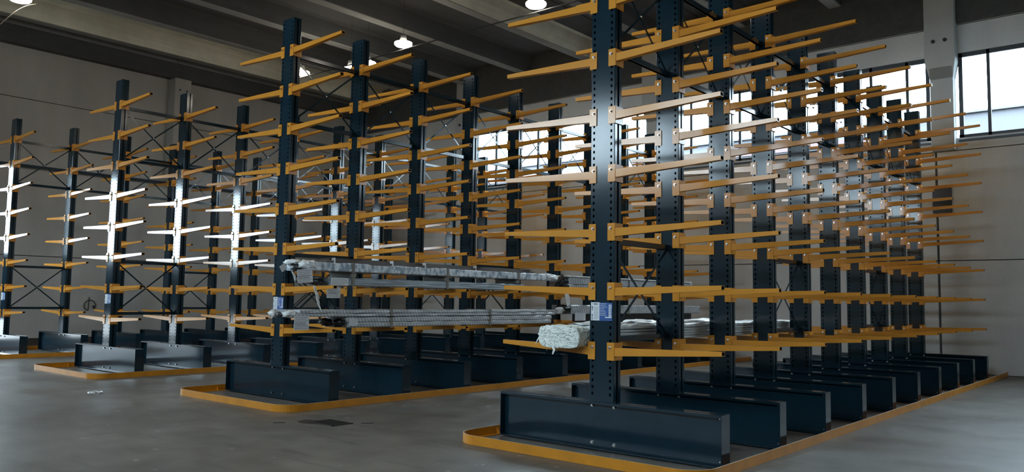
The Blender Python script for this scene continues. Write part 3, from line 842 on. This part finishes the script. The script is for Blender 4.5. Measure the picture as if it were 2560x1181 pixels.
for x, y, lb in LL + [(-16.05, 6.54, None), (-11.41, 6.54, None), (-6.8, 6.54, None), (-6.8, 14.2, None), (-2.2, 6.54, None), (-16.05, -1, None), (-2.2, 14.2, None)]:
    t = thing('high_bay_lamp', lb or 'high bay lamp of the same kind hanging outside the view', 'ceiling lamp', (x, y, LZ), 'high bay lamps under the ceiling')
    put('lamp_housing', HM, t); put('glowing_bowl', GL, t); put('glowing_crown', CM, t)
    MB().cyl((0, 0, .24), .004, 10.12-LZ-.24, 'z', 6).obj('hanger', ['cable'], t)
tag(MB().tube([(-20.9, 14.32, 8.27), (-18.5, 14.32, 8.24), (-14, 14.32, 8.27), (-8, 14.32, 8.26), (0, 14.32, 8.28), (11, 14.32, 8.26)], .018).obj('lamp_cable', ['cable']),
    'dark cable stretched across the hall under the ceiling lamps', 'cable')
pts = []
for i in range(15):
    q = i/14; pts.append((-20.65, 6.90-1.05*q, 8.38-.95*q+.10*math.sin(q*PI*1.6)))
tag(MB().tube(pts, .009).obj('loose_cable', ['strap']), 'thin pale lead dangling below the lamp in the top left corner', 'cable')

# ------------------------------------------------------------------ small things
# wall services
tag(MB().tube([(XL+.10, YB+.1, 5.36), (XL+.10, YF-.2, 5.36)], .045).obj('wall_pipe', ['pipe']), 'long blue-grey pipe running along the left concrete wall', 'pipe')
lp = MB(); pts = []
for i in range(22):
    a = math.radians(-40+i*14); pts.append((XL+.02, 10.95+.17*math.cos(a), 1.20+.17*math.sin(a)))
pts.append((XL+.02, 10.92, 1.46)); lp.tube(pts, .012)
lp.box(XL+.002, XL+.04, 11.04, 11.12, 1.12, 1.20)
tag(lp.obj('wall_cable', ['cable']), 'dark cable looped on the left wall behind the glaring front post', 'cable')
h = thing('wall_hatch', 'dark grey hatch on the far wall behind the ends of the near rack arms', 'wall hatch', (-4.66, YF, 4.16))
MB().box(-.21, .21, -.05, -.001, -.32, .32).obj('frame', ['hatch'], h, bevel=.006)
MB().box(-.18, .18, -.058, -.049, -.29, -.01).obj('panel', ['frame'], h)
# floor drain
d = thing('drain_grate', 'dark iron drain grate set in the floor before the bundle rack', 'drain', (-8.43, 6.47, 0), None)
g = MB(); g.box(-.23, .23, -.16, -.145, .001, .010); g.box(-.23, .23, .145, .16, .001, .010); g.box(-.23, -.215, -.16, .16, .001, .010); g.box(.215, .23, -.16, .16, .001, .010)
for k in range(11): g.box(-.20+k*.04-.008, -.20+k*.04+.008, -.145, .145, .001, .008)
g.obj('grate', ['iron'], d)
MB().box(-.22, .22, -.15, .15, .0006, .0012).obj('pit', ['black'], d)
st = MB(); N = 20; ps = []
for i in range(N):
    a = 2*PI*i/N; r = 1+.12*math.sin(3*a+1); ps.append((-.22+.26*r*math.cos(a), -.12+.14*r*math.sin(a), .0005))
st.add(ps+[(p[0], p[1], .0003) for p in ps], [tuple(range(N)), tuple(range(N, 2*N))[::-1]])
st.obj('damp_patch', ['damp'], d)
for x, y, lb in ((-8.90, 6.02, 'left of the drain grate'), (-8.10, 6.78, 'right of the drain grate')):
    s_ = MB().box(-.075, .075, -.022, .022, .0005, .004).obj('floor_slot', ['iron'], None, (x, y, 0)); s_.rotation_euler.z = math.radians(44)
    tag(s_, 'small dark slot in the concrete floor, '+lb, 'floor slot', 'slots beside the drain')
rg = MB(); rnd = random.Random(2)
pr = []
for i in range(19):
    a = 2*PI*i/18*.93; pr.append((.10*math.cos(a), .10*math.sin(a), .014+.006*math.sin(5*a)))
rg.tube(pr, .013, 6); rg.tube([(-.16, -.02, .01), (-.12, -.03, .012), (-.08, -.06, .012)], .010, 6)
tag(rg.obj('plastic_ring', ['litter'], None, (-13.5, 5.70, 0)), 'small white crumpled plastic ring lying on the open floor', 'litter')
